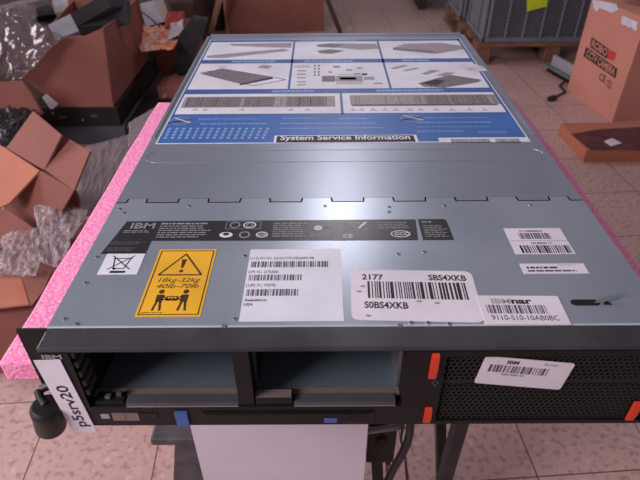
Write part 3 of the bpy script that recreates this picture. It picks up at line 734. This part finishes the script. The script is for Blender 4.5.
# pallet and crates
PH = .115; px0, px1, py0, py1 = .80, 1.62, 2.645, 3.55
pal = thing('wooden_pallet', ((px0 + px1) / 2, (py0 + py1) / 2, 0), 'wooden pallet carrying the two grey plastic crates', 'pallet')
for k in range(6):
    m = MB(); y = py0 + k * (py1 - py0 - .1) / 5; m.box(px0, px1, y, y + .1, PH - .02, PH, m_wood, .002); m.build('deck_board', pal)
for x in (px0, (px0 + px1) / 2 - .04, px1 - .08):
    for y in (py0 + .005, (py0 + py1) / 2 - .05, py1 - .11):
        m = MB(); m.box(x + .002, x + .078, y, y + .1, .018, PH - .0202, m_wood, .002); m.build('block', pal)
    m = MB(); m.box(x, x + .08, py0, py1, 0, .0178, m_wood, .002); m.build('bottom_board', pal)
def crate(x0, x1, y0, y1, z0, hgt, label, lime=False):
    c_ = thing('plastic_crate', ((x0 + x1) / 2, (y0 + y1) / 2, z0), label, 'crate', 'grey plastic crates on the pallet')
    w = .012; m = MB()
    m.box(x0 + w, x1 - w, y0 + w, y0 + w + .004, z0, z0 + hgt, m_crate); m.box(x0 + w, x1 - w, y1 - w - .004, y1 - w, z0, z0 + hgt, m_crate)
    m.box(x0 + w, x0 + w + .004, y0 + w, y1 - w, z0, z0 + hgt, m_crate); m.box(x1 - w - .004, x1 - w, y0 + w, y1 - w, z0, z0 + hgt, m_crate)
    m.box(x0 + w, x1 - w, y0 + w, y1 - w, z0, z0 + .006, m_crate); m.build('body', c_)
    for zz in (z0, z0 + hgt - .025):
        m = MB(); m.box(x0, x1, y0, y0 + w, zz + .001, zz + .022, m_crate, .002); m.box(x0, x1, y1 - w, y1, zz + .001, zz + .022, m_crate, .002)
        m.box(x0, x0 + w, y0, y1, zz + .001, zz + .022, m_crate, .002); m.box(x1 - w, x1, y0, y1, zz + .001, zz + .022, m_crate, .002); m.build('rim', c_)
    nrib = 6
    for k in range(nrib + 1):
        x = x0 + .02 + (x1 - x0 - .05) * k / nrib; m = MB(); m.box(x, x + .012, y0, y0 + w, z0 + .022, z0 + hgt - .025, m_crate, .002); m.build('rib', c_)
    for y in (y0 + .02, y0 + (y1 - y0) * .35, y1 - .035):
        m = MB(); m.box(x0, x0 + w, y, y + .014, z0 + .022, z0 + hgt - .025, m_crate, .002); m.build('rib', c_)
    # lattice panels between the ribs
    m = MB(); m.box(x0 + .03, x1 - .03, y0 + w - .0035, y0 + w - .0005, z0 + .03, z0 + hgt - .03, m_crated)
    for k in range(nrib):
        xa = x0 + .034 + (x1 - x0 - .05) * k / nrib; xb = x0 + .018 + (x1 - x0 - .05) * (k + 1) / nrib
        st_ = .022; z = z0 + .03 - (xb - xa)
        while z < z0 + hgt - .03:
            for sgn in (1, -1):
                # clip a diagonal lattice bar to the panel
                ta, tb = 0.0, xb - xa
                za = z if sgn > 0 else z + (xb - xa)
                lo, hi = z0 + .03, z0 + hgt - .03
                n_ = 8; seg = [(xa + (xb - xa) * i / n_, za + sgn * (xb - xa) * i / n_) for i in range(n_ + 1)]
                seg = [p for p in seg if lo <= p[1] <= hi]
                if len(seg) > 1:
                    (ax_, az_), (bx_, bz_) = seg[0], seg[-1]
                    yf = y0 + w - .006
                    m.hexa([(ax_, yf, az_ - .002), (bx_, yf, bz_ - .002), (bx_, yf + .003, bz_ - .002), (ax_, yf + .003, az_ - .002)], [(ax_, yf, az_ + .002), (bx_, yf, bz_ + .002), (bx_, yf + .003, bz_ + .002), (ax_, yf + .003, az_ + .002)], m_crate)
            z += st_
    m.build('lattice', c_)
    return c_
cr = crate(.825, 1.425, 2.655, 3.055, PH + .0005, .32, 'grey lattice crate with a lime note, nearest on the pallet')
crate(.745 + .06, 1.405, 3.115, 3.515, PH + .0005, .32, 'grey crate behind the crate with the lime note')
m = MB(); a = Y(527, 13, 2.652); p_ = [Y(527, 0 - 5, 2.652), Y(548, -8, 2.652), Y(547, 6.5, 2.652), Y(527, 11.5, 2.652)]
m.slab(p_, .0012, m_lime); tag(m.build('note', cr), 'lime yellow paper note')

# far pallet
fp_ = thing('low_wooden_platform', (.72, 3.95, 0), 'dark low wooden platform far behind the crates on the left', 'platform')
m = MB(); m.box(.66, 1.10, 3.80, 4.20, .10, .13, m_woodd, .003); m.build('board', fp_)
for x in (.67, 1.04):
    m = MB(); m.box(x, x + .05, 3.81, 4.18, 0, .0995, m_woodd, .003); m.build('runner', fp_)

# opened metal chassis with cord
P0 = Z(541, 70); P1 = Z(572, 88); e = (P1 - P0).normalized(); pr_ = Vector((-e.y, e.x, 0)); 
if pr_.x < 0: pr_ = -pr_
oc = thing('metal_chassis', ((P0 + P1) / 2).to_tuple(), 'grey low metal chassis on the floor left of the tan carton', 'chassis')
q = [P0, P1, P1 + pr_ * .14, P0 + pr_ * .14]
m = MB(); m.hexa([p + up * .028 for p in q], [p + up * .036 for p in q], m_green); m.build('tray', oc)
m = MB(); q2 = [P0 + pr_ * .03 + e * .03, P1 + pr_ * .03, P1 + pr_ * .045, P0 + pr_ * .045 + e * .03]; m.hexa([p + up * .036 for p in q2], [p + up * .085 for p in q2], m_lgrey); m.build('side_panel', oc)
m = MB(); q3 = [P0 + e * .02 + pr_ * .02, P1 - e * .03 + pr_ * .02, P1 - e * .03 + pr_ * .12, P0 + e * .02 + pr_ * .12]; m.hexa([p.copy() for p in q3], [p + up * .0278 for p in q3], m_slot); m.build('base', oc)
m = MB(); pc = [P1 - e * .06 - pr_ * .004 + up * .012, P1 - e * .03 - pr_ * .05 + up * .006, Z(565, 93) + up * .006, Z(557, 97) + up * .006]
m.tube(pc, .005, m_knob, 8)
pg = m.build('extension_lead'); tag(pg, 'black power cord trailing from the chassis onto the floor', 'cord')
m = MB(); a = Z(557, 97, .012); b = Z(549, 99, .012); m.tube([a, a + (b - a) * .4, b], [.007, .014, .013], m_knob, 10); m.build('plug', pg)

# ================================================================== BACK CENTRE
bc = thing('cardboard_box', (-.31, 3.45, 0), 'large brown cardboard box on the floor beyond the back of the server', 'box')
a = Z(227, 35); b = Z(324, 31)
m = MB(); m.hexa([a, b, b + Vector((0, .45, 0)), a + Vector((0, .45, 0))], [p + up * .55 for p in (a, b, b + Vector((0, .45, 0)), a + Vector((0, .45, 0)))], m_card); m.build('carton_body', bc)
m = MB(); c0 = a + up * .552; m.slab([c0, c0 + (b - a), c0 + (b - a) + Vector((0, -.14, .10)), c0 + Vector((0, -.14, .10))], .004, m_card); m.build('flap', bc)
m = MB(); m.slab([a + Vector((-.004, .0, 0)), a + Vector((-.0, .0, .0)) + Vector((.012, -.003, 0)), a + Vector((.012, -.003, .55)), a + Vector((-.004, 0, .55))], .003, m_cardr); m.build('edge_strip', bc)
def slat(u0, v0, u1, v1, y, w, mat, name, label, cat, d=.02, top_ext=1.4):
    p = Y(u0, v0, y); q = Y(u1, v1, y); dr = (q - p); pb = q + dr * (-(q.z) / dr.z); pt = p - dr * (top_ext - 1)
    m = MB(); m.hexa([(pb.x, y, 0), (pb.x + w, y, 0), (pb.x + w, y + d, 0), (pb.x, y + d, 0)], [(pt.x, y, pt.z), (pt.x + w, y, pt.z), (pt.x + w, y + d, pt.z), (pt.x, y + d, pt.z)], mat)
    tag(m.build(name), label, cat)
slat(216, 0, 208, 32, 3.05, .035, m_woodl, 'wooden_plank', 'light wooden slat standing left of the large brown box', 'plank')
slat(325, 0, 338, 33, 3.25, .03, m_woodd, 'dark_plank', 'dark slanting slat standing right of the large brown box', 'plank')

# ================================================================== LEFT PILE
ZB = .165
def stack_case(x0, x1, y0, y1, z0, z1, mat, label, name='equipment_case'):
    c_ = thing(name, ((x0 + x1) / 2, (y0 + y1) / 2, z0), label, 'case')
    m = MB(); m.box(x0, x1, y0 + .008, y1, z0 + .0005, z1, mat, .003); m.build('housing', c_)
    m = MB(); m.box(x0, x1, y0, y0 + .0078, z0 + .0005, z1, mat, .002); fo2 = m.build('front_panel', c_)
    return c_, fo2
a = Z(60, 145); b = Z(131, 145)
cA, _ = stack_case(-1.16, -.805, 1.73, 2.36, 0, .082, m_slate, 'dark grey flat case on the floor under the black equipment case')
cB, fB = stack_case(-1.16, -.815, 1.725, 2.34, .0825, .163, m_slot, 'black equipment case carrying the large open carton')
def mark(k, x, z):
    s = Sticker((-1.10 + x, 1.7245, .090 + z), (1, 0, 0), (0, 0, 1), .02, .02, None)
    if k == 'text': s.micro(0, 0, .03, .014, 3, m_inkm, .6, 3)
    elif k == 'bar': s.rect(0, 0, .03, .006, m_inkm)
    else: s.ring(0, 0, .004, .004, .001, m_inkg, fill=True)
    s.build('printed_mark' if k != 'dot' else 'front_screw', fB)
for k, x, z in (('text', .175, .03), ('dot', .14, .02), ('bar', .05, .03), ('dot', .03, .05)): mark(k, x, z)
# flat grey case to the right with small connectors, running back
# large open carton on the black case
bcn = thing('open_carton', (-.95, 1.95, ZB), 'large brown open carton with a white sticker, on the black equipment case', 'carton')
C0 = Z(113, 107, ZB - .001); CR = Z(148, 60, ZB - .001); back = CR - C0
yF = C0.y
def YF(u, v): return Y(u, v, yF)
fr = [YF(113, 106.5), YF(60, 107), YF(24, 79), YF(24, 55), YF(62, 37), YF(85, 36), YF(103, 28)]
nR = Vector((-back.y, back.x, 0)).normalized()
def XR(u, v): return onplane(u, v, C0, nR)
rt = [C0, CR, XR(139, -4), XR(125, 12), fr[-1]]
m = MB(); m.slab(fr, .005, m_card); m.build('front_wall', bcn)
m = MB(); m.slab(rt, .005, m_card); m.build('side_wall', bcn)
m = MB(); wv = Vector((fr[2].x - fr[0].x, 0, 0)); m.slab([p + Vector((0, back.y, 0)) for p in (fr[0], fr[1], fr[2])] + [Vector((fr[2].x, yF + back.y, fr[3].z + .06)), Vector((fr[0].x, yF + back.y, fr[6].z + .10))], .005, m_card); m.build('back_wall', bcn)
m = MB(); m.slab([fr[2], fr[3], fr[3] + Vector((0, back.y, .06)), fr[2] + Vector((0, back.y, 0))], .005, m_card); m.build('side_wall', bcn)
m = MB(); z_ = ZB + .003; m.hexa([(fr[1].x + .01, yF + .01, ZB), (C0.x - .01, yF + .01, ZB), (C0.x - .01, yF + back.y - .01, ZB), (fr[1].x + .01, yF + back.y - .01, ZB)], [(fr[1].x + .01, yF + .01, z_), (C0.x - .01, yF + .01, z_), (C0.x - .01, yF + back.y - .01, z_), (fr[1].x + .01, yF + back.y - .01, z_)], m_card); m.build('bottom', bcn)
m = MB(); m.slab([Y(42, 97, yF - .003), Y(47, 94, yF - .003), Y(58.5, 104, yF - .003), Y(53, 109, yF - .003), Y(50, 109, yF - .003)], .002, m_whitec); tag(m.build('sticker', bcn), 'small white rounded sticker')
# items in / behind the carton
def tilted(name, pts_a, zlist, th, mat, label, cat, dirv=None, parts=None):
    o = MB(); P_ = [Y(u, v, y) for (u, v, y) in pts_a]; dirv = dirv or Vector((0, .0, -th))
    o.hexa([p + dirv for p in P_], P_, mat); return tag(o.build(name), label, cat)
tilted('grey_device', [(70, 14, 1.80), (104, -6, 1.85), (126, -6, 2.0), (125, 11, 1.95), (82, 27, 1.86)], 0, .05, m_slate, 'slate grey flat device sticking out of the open carton', 'device', Vector((.005, .02, -.05)))
tilted('light_grey_case', [(48, 25, 1.90), (70, 14, 2.00), (79, 31, 1.90), (55, 40, 1.82)], 0, .06, m_lgrey, 'light grey case end between the slate device and the clear bag', 'case', Vector((0, .03, -.06)))
tilted('white_grey_case', [(50, -6, 2.35), (92, -6, 2.35), (76, 8, 2.3), (55, 13, 2.25)], 0, .07, m_lgrey, 'white-grey case at the top of the pile beyond the slate device', 'case', Vector((0, .03, -.07)))
tilted('metal_bar', [(-8, 8, 2.2), (44, -6, 2.25), (44, -1, 2.25), (-8, 14, 2.2)], 0, .03, m_lgrey, 'pale metal bar crossing the top left corner above the clear bag', 'bar', Vector((0, .03, -.03)))
tilted('black_board', [(33, 4, 2.35), (46, 1, 2.35), (54, 14, 2.25), (34, 17, 2.2)], 0, .03, m_slot, 'small black board behind the clear plastic bag', 'board', Vector((0, .03, -.03)))
# dark filler body behind the pile (a stack of dark boxes on the floor)
def heap(x0, x1, y0, y1, z0, z1, mat, name, label, cat):
    m = MB(); m.box(x0, x1, y0, y1, z0, z1, mat, .006); return tag(m.build(name), label, cat)
heap(-2.3, -1.20, 2.05, 2.9, 0, .34, m_woodd, 'dark_crate', 'big dark brown crate at far left behind the open carton', 'crate')
heap(-1.15, -.70, 2.80, 3.20, 0, .30, m_woodd, 'dark_chest', 'low dark chest behind the orange bag', 'chest')

# crumpled films: a bumpy sheet through picked corners
def crumple(name, corners, nx, ny, amp, mat, label, cat, seed=0, freq=7, group=None):
    a, b, c_, d_ = [Vector(p) for p in corners]; vs = []; fs = []
    n0 = (b - a).cross(d_ - a).normalized()
    if n0.dot(CAM - a) < 0: n0 = -n0
    for j in range(ny + 1):
        for i in range(nx + 1):
            s_, t_ = i / nx, j / ny
            p = a.lerp(b, s_).lerp(d_.lerp(c_, s_), t_)
            w = mn.fractal(Vector((s_ * freq + seed, t_ * freq, seed)), 1.0, 2.1, 3)
            w2 = mn.noise(Vector((s_ * freq * .6 + seed + 9, t_ * freq * .6, seed)))
            r1 = abs(mn.noise(Vector((s_ * freq * 1.4 + seed, t_ * freq * 1.4, seed + 4))))
            p = p + n0 * (amp * (w * .45 + r1 * 1.2)) + (b - a).normalized() * amp * w2 * (1.6 if i in (0, nx) or j in (0, ny) else .6)
            vs.append(p)
    for j in range(ny):
        for i in range(nx): q = j * (nx + 1) + i; fs.append([q, q + 1, q + nx + 2, q + nx + 1])
    o = MB(); o.flat = True; o.add(vs, fs, mat, True); ob_ = o.build(name); 
    sd = ob_.modifiers.new('thick', 'SOLIDIFY'); sd.thickness = .0012
    return tag(ob_, label, cat, group)
# clear bag lying against the carton at top left
crumple('plastic_bag', [Y(-12, 70, 1.62), Y(20, 86, 1.60), Y(63, 36, 1.68), Y(0, 6, 1.78)], 40, 30, .016, m_clear, 'clear shiny plastic bag leaning at the top left of the pile', 'bag', 2, 4)
crumple('plastic_bag', [Y(12, 14, 1.95), Y(36, 22, 1.90), Y(36, 6, 2.0), Y(14, 5, 2.05)], 16, 12, .010, m_clear, 'small crinkled clear bag behind the large clear bag', 'bag', 5, 4)

# carton at left with a glossy black bag
lc = thing('torn_carton', (-1.25, 1.35, 0), 'brown carton at the left edge holding a glossy black bag', 'carton')
zc = .30
m = MB(); m.slab_px([(-25, 84, .34), (22, 81, .34), (20, 125, .20)], [(-25, 84), (22, 81), (31, 93), (42, 114), (20, 125), (-25, 125)], .02, m_card); m.build('upper_flap', lc)
m = MB(); q = [Z(-30, 165, .12), Z(18, 165, .12), Z(40, 118, .12), Z(-30, 118, .12)]
m.hexa([Vector((p.x, p.y, 0)) for p in q], [p for p in q], m_card); m.build('body', lc)
crumple('black_bag', [Z(-12, 150, .26), Z(12, 146, .25), Z(36, 110, .25), Z(-8, 108, .30)], 30, 24, .018, m_glossbag, 'glossy black crinkled bag inside the carton at the left edge', 'bag', 7, 5)

# carton with open flaps, lower left
zh = .36
h0, h1, h2 = Z(6.5, 148, zh), Z(44, 170, zh), Z(74, 190, zh)
oc2 = thing('flapped_carton', ((h0.x + h1.x) / 2, h0.y, 0), 'brown carton with four flaps open, orange inner flap, at lower left', 'carton')
def at_h(u, v, ref, dz):
    return Z(u, v, ref + dz)
m = MB(); m.slab_px([(6.5, 148, zh), (44, 170, zh), (61.5, 135, .43)], [(6.5, 148), (44, 170), (61.5, 135), (33, 111)], .005, m_card); m.build('flap', oc2)
m = MB(); m.slab_px([(44, 170, zh), (74, 190, zh), (90, 151, .41)], [(44.8, 170), (74, 190), (90, 151), (62.3, 135)], .005, m_card); m.build('flap', oc2)
m = MB(); m.slab_px([(6.5, 149, zh - .002), (39.5, 170.5, zh - .004), (9, 203, .27)], [(-14, 137), (6.5, 149), (39.5, 170.5), (9, 203), (-14, 214)], .005, m_cardo); tag(m.build('flap', oc2), 'orange inner flap with light painted in')  # light falling on this flap is put into its lighter orange card
m = MB(); m.slab_px([(40.5, 171, zh - .004), (74, 190, zh - .004), (60, 214, .27)], [(40.5, 171), (74, 190), (60, 214), (40, 229), (10, 204)], .005, m_card); m.build('flap', oc2)
m = MB(); q = [h0 + Vector((-.10, .02, 0)), h1 + Vector((0, .02, 0)), h2 + Vector((-.02, .03, 0)), Z(60, 158, zh), Z(26, 134, zh)]
m.hexa([Vector((p.x, p.y + .02, .0)) for p in q], [Vector((p.x, p.y + .02, zh - .03)) for p in q], m_card); m.build('body', oc2)

# third carton lower left (beneath)
lw = thing('low_carton', (-.80, .80, 0), 'low brown carton at the left edge below the bubble wrap', 'carton')
zl = .20
q = [Z(-40, 312, zl), Z(29, 305, zl), Z(70, 240, zl), Z(52, 222, zl), Z(-40, 205, zl)]
m = MB(); m.hexa([Vector((p.x, p.y, 0.0)) for p in q], [Vector((p.x, p.y, zl - .035)) for p in q], m_card); m.build('body', lw)
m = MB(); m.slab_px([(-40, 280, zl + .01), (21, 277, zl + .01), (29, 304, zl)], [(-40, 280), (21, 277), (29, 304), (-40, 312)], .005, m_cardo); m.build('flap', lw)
m = MB(); m.slab_px([(22, 277, zl + .01), (52, 270, zl + .02), (31, 306, zl)], [(22, 277), (52, 270), (43, 291), (31, 306)], .005, m_card); m.build('flap', lw)
m = MB(); m.slab_px([(-40, 205, .255), (6, 209, .25), (20, 246, .20)], [(-40, 205), (6, 209), (38, 231), (20, 246), (-40, 252)], .005, m_card); m.build('flap', lw)

# bubble wrap
crumple('bubble_wrap', [Z(-14, 276, .235), Z(36, 276, .235), Z(66, 226, .25), Z(10, 232, .255)], 46, 34, .014, m_bubble, 'crumpled bubble wrap heap on the low carton at left', 'bubble wrap', 11, 5)
crumple('bubble_wrap', [Z(36, 262, .24), Z(60, 268, .24), Z(92, 205, .27), Z(36, 205, .28)], 40, 34, .014, m_bubble, 'crumpled bubble wrap tail between the flapped carton and the pink foam', 'bubble wrap', 17, 5)
crumple('bubble_bag', [Z(74, 216, .20), Z(98, 216, .20), Z(142, 132, .10), Z(86, 146, .10)], 50, 50, .006, m_silver, 'grey bubble-film bag lying along the left side of the foam', 'bag', 23, 5)
crumple('foam_pouch', [Z(128, 146, .14), Z(141, 145, .14), Z(160, 104, .18), Z(129, 123, .17)], 16, 20, .004, m_silver, 'upright grey pouch between the black case and the foam corner', 'pouch', 29, 4)

# centre-left junk beyond: base carton, orange bag, power supply, red cloth, black chair
jc = heap(-.93, -.66, 2.42, 2.72, 0, .235, m_card, 'junk_carton', 'dull carton under the orange and white bag', 'carton')
crumple('orange_bag', [Z(142, 52, .275), Z(172, 49, .275), Z(184, 24, .28), Z(140, 28, .28)], 30, 24, .012, m_orange, 'orange and white plastic bag beside the open carton', 'bag', 31, 4)
ps = thing('power_supply', (-.86, 2.62, .29), 'light grey metal box tilted on top of the orange bag', 'metal box')
q = [Y(139, 4, 2.60), Y(154, 0, 2.60), Y(163, 22, 2.52), Y(146, 27, 2.50)]
m = MB(); m.hexa([p + Vector((0, .10, -.02)) for p in q], q, m_lgrey); pso = m.build('case', ps)
m = MB(); q2 = [q[1], q[1] + Vector((.035, .03, 0)), q[2] + Vector((.035, .03, 0)), q[2]]; m.hexa([p + Vector((0, .08, -.02)) for p in q2], q2, m_strip); m.build('side', ps)
crumple('red_cloth', [Z(164, 28, .29), Z(184, 26, .29), Z(186, 12, .30), Z(168, 12, .30)], 16, 14, .012, m_redo, 'red cloth behind the orange and white bag', 'cloth', 37, 3)
crumple('white_film', [Z(168, 40, .292), Z(182, 34, .292), Z(184, 20, .30), Z(170, 24, .30)], 14, 14, .010, m_bagw, 'crinkled white film on the right of the orange bag', 'film', 41, 3)
# thin dark cord over the bag
m = MB(); m.tube([Y(139, 10, 2.45), Y(150, 18, 2.42), Y(160, 27, 2.38), Y(167, 36, 2.36), Y(172, 46, 2.34)], .004, m_knob, 8); tag(m.build('thin_wire'), 'thin dark cord running over the orange bag', 'cord')
# black monitor-like panel standing
mo = thing('black_screen', (-.62, 2.35, 0), 'black upright panel standing left of the back corner of the server', 'panel')
P_ = [Y(175, 76, 2.2), Y(193, 62, 2.2), Y(207, 20, 2.2), Y(192, 18, 2.2), Y(178, 36, 2.2)]
m = MB(); m.slab(P_, .05, m_black); m.build('panel', mo)
pb = Y(183, 70, 2.23); m = MB(); m.box(pb.x - .05, pb.x + .04, 2.205, 2.25, 0, pb.z + .02, m_black, .004); m.build('base', mo)
# green tinted box with ports below the bag
m = MB(); 
heap(-1.02, -.645, 3.32, 3.7, 0, .5, m_woodd, 'dark_cabinet', 'dark brown cabinet left of the large brown box, behind the light slat', 'cabinet')
hb = heap(-.74, -.56, 2.02, 2.16, 0, .13, m_card, 'small_carton', 'small tan carton on the floor below the orange bag', 'carton')
tp = MB(); tp.slab([Z(162, 98, .10), Z(170, 82, .10), Z(177, 66, .14), Z(178, 78, .11), Z(171, 96, .08)], .004, m_cardr); tag(tp.build('card_sheet'), 'pale card sheet leaning by the back left of the foam', 'card')
eq = heap(-.80, -.64, 1.72, 2.0, 0, .085, m_slot, 'black_module', 'small black module on the floor right of the black equipment case', 'module')

# ================================================================== LIGHT
w = bpy.data.worlds.new('world'); scene.world = w; w.use_nodes = True
bg_ = w.node_tree.nodes['Background']; bg_.inputs['Color'].default_value = (.97, .88, .94, 1); bg_.inputs['Strength'].default_value = .20
def area(name, loc, target, size, power, color, shape='RECTANGLE', size_y=None):
    l = bpy.data.lights.new(name, 'AREA'); l.energy = power; l.color = color; l.shape = shape; l.size = size
    if size_y: l.size_y = size_y
    o = bpy.data.objects.new(name, l); COL.objects.link(o); o.location = loc
    o.rotation_euler = (Vector(target) - Vector(loc)).to_track_quat('-Z', 'Y').to_euler(); return o
area('front_fill_light', (-1.5, -.75, 1.75), (-.1, .35, .6), .9, 38, (1.0, .93, .97), size_y=.8)  # fill light added to brighten the foreground, no actual window
area('ceiling_lamp', (.10, 2.84, 2.52), (.0, .3, .7), .16, 8.5, (1, .95, .98), 'DISK')
area('side_window_light', (-3.4, 1.7, 1.5), (.6, 1.5, .3), 1.7, 54, (1.0, .90, .95), size_y=1.0)
cd.dof.use_dof = True; cd.dof.focus_distance = .52; cd.dof.aperture_fstop = 14

vs = scene.view_settings
vs.view_transform = 'Standard'; vs.look = 'None'; vs.gamma = 1; vs.use_curve_mapping = False; vs.exposure = 0.06
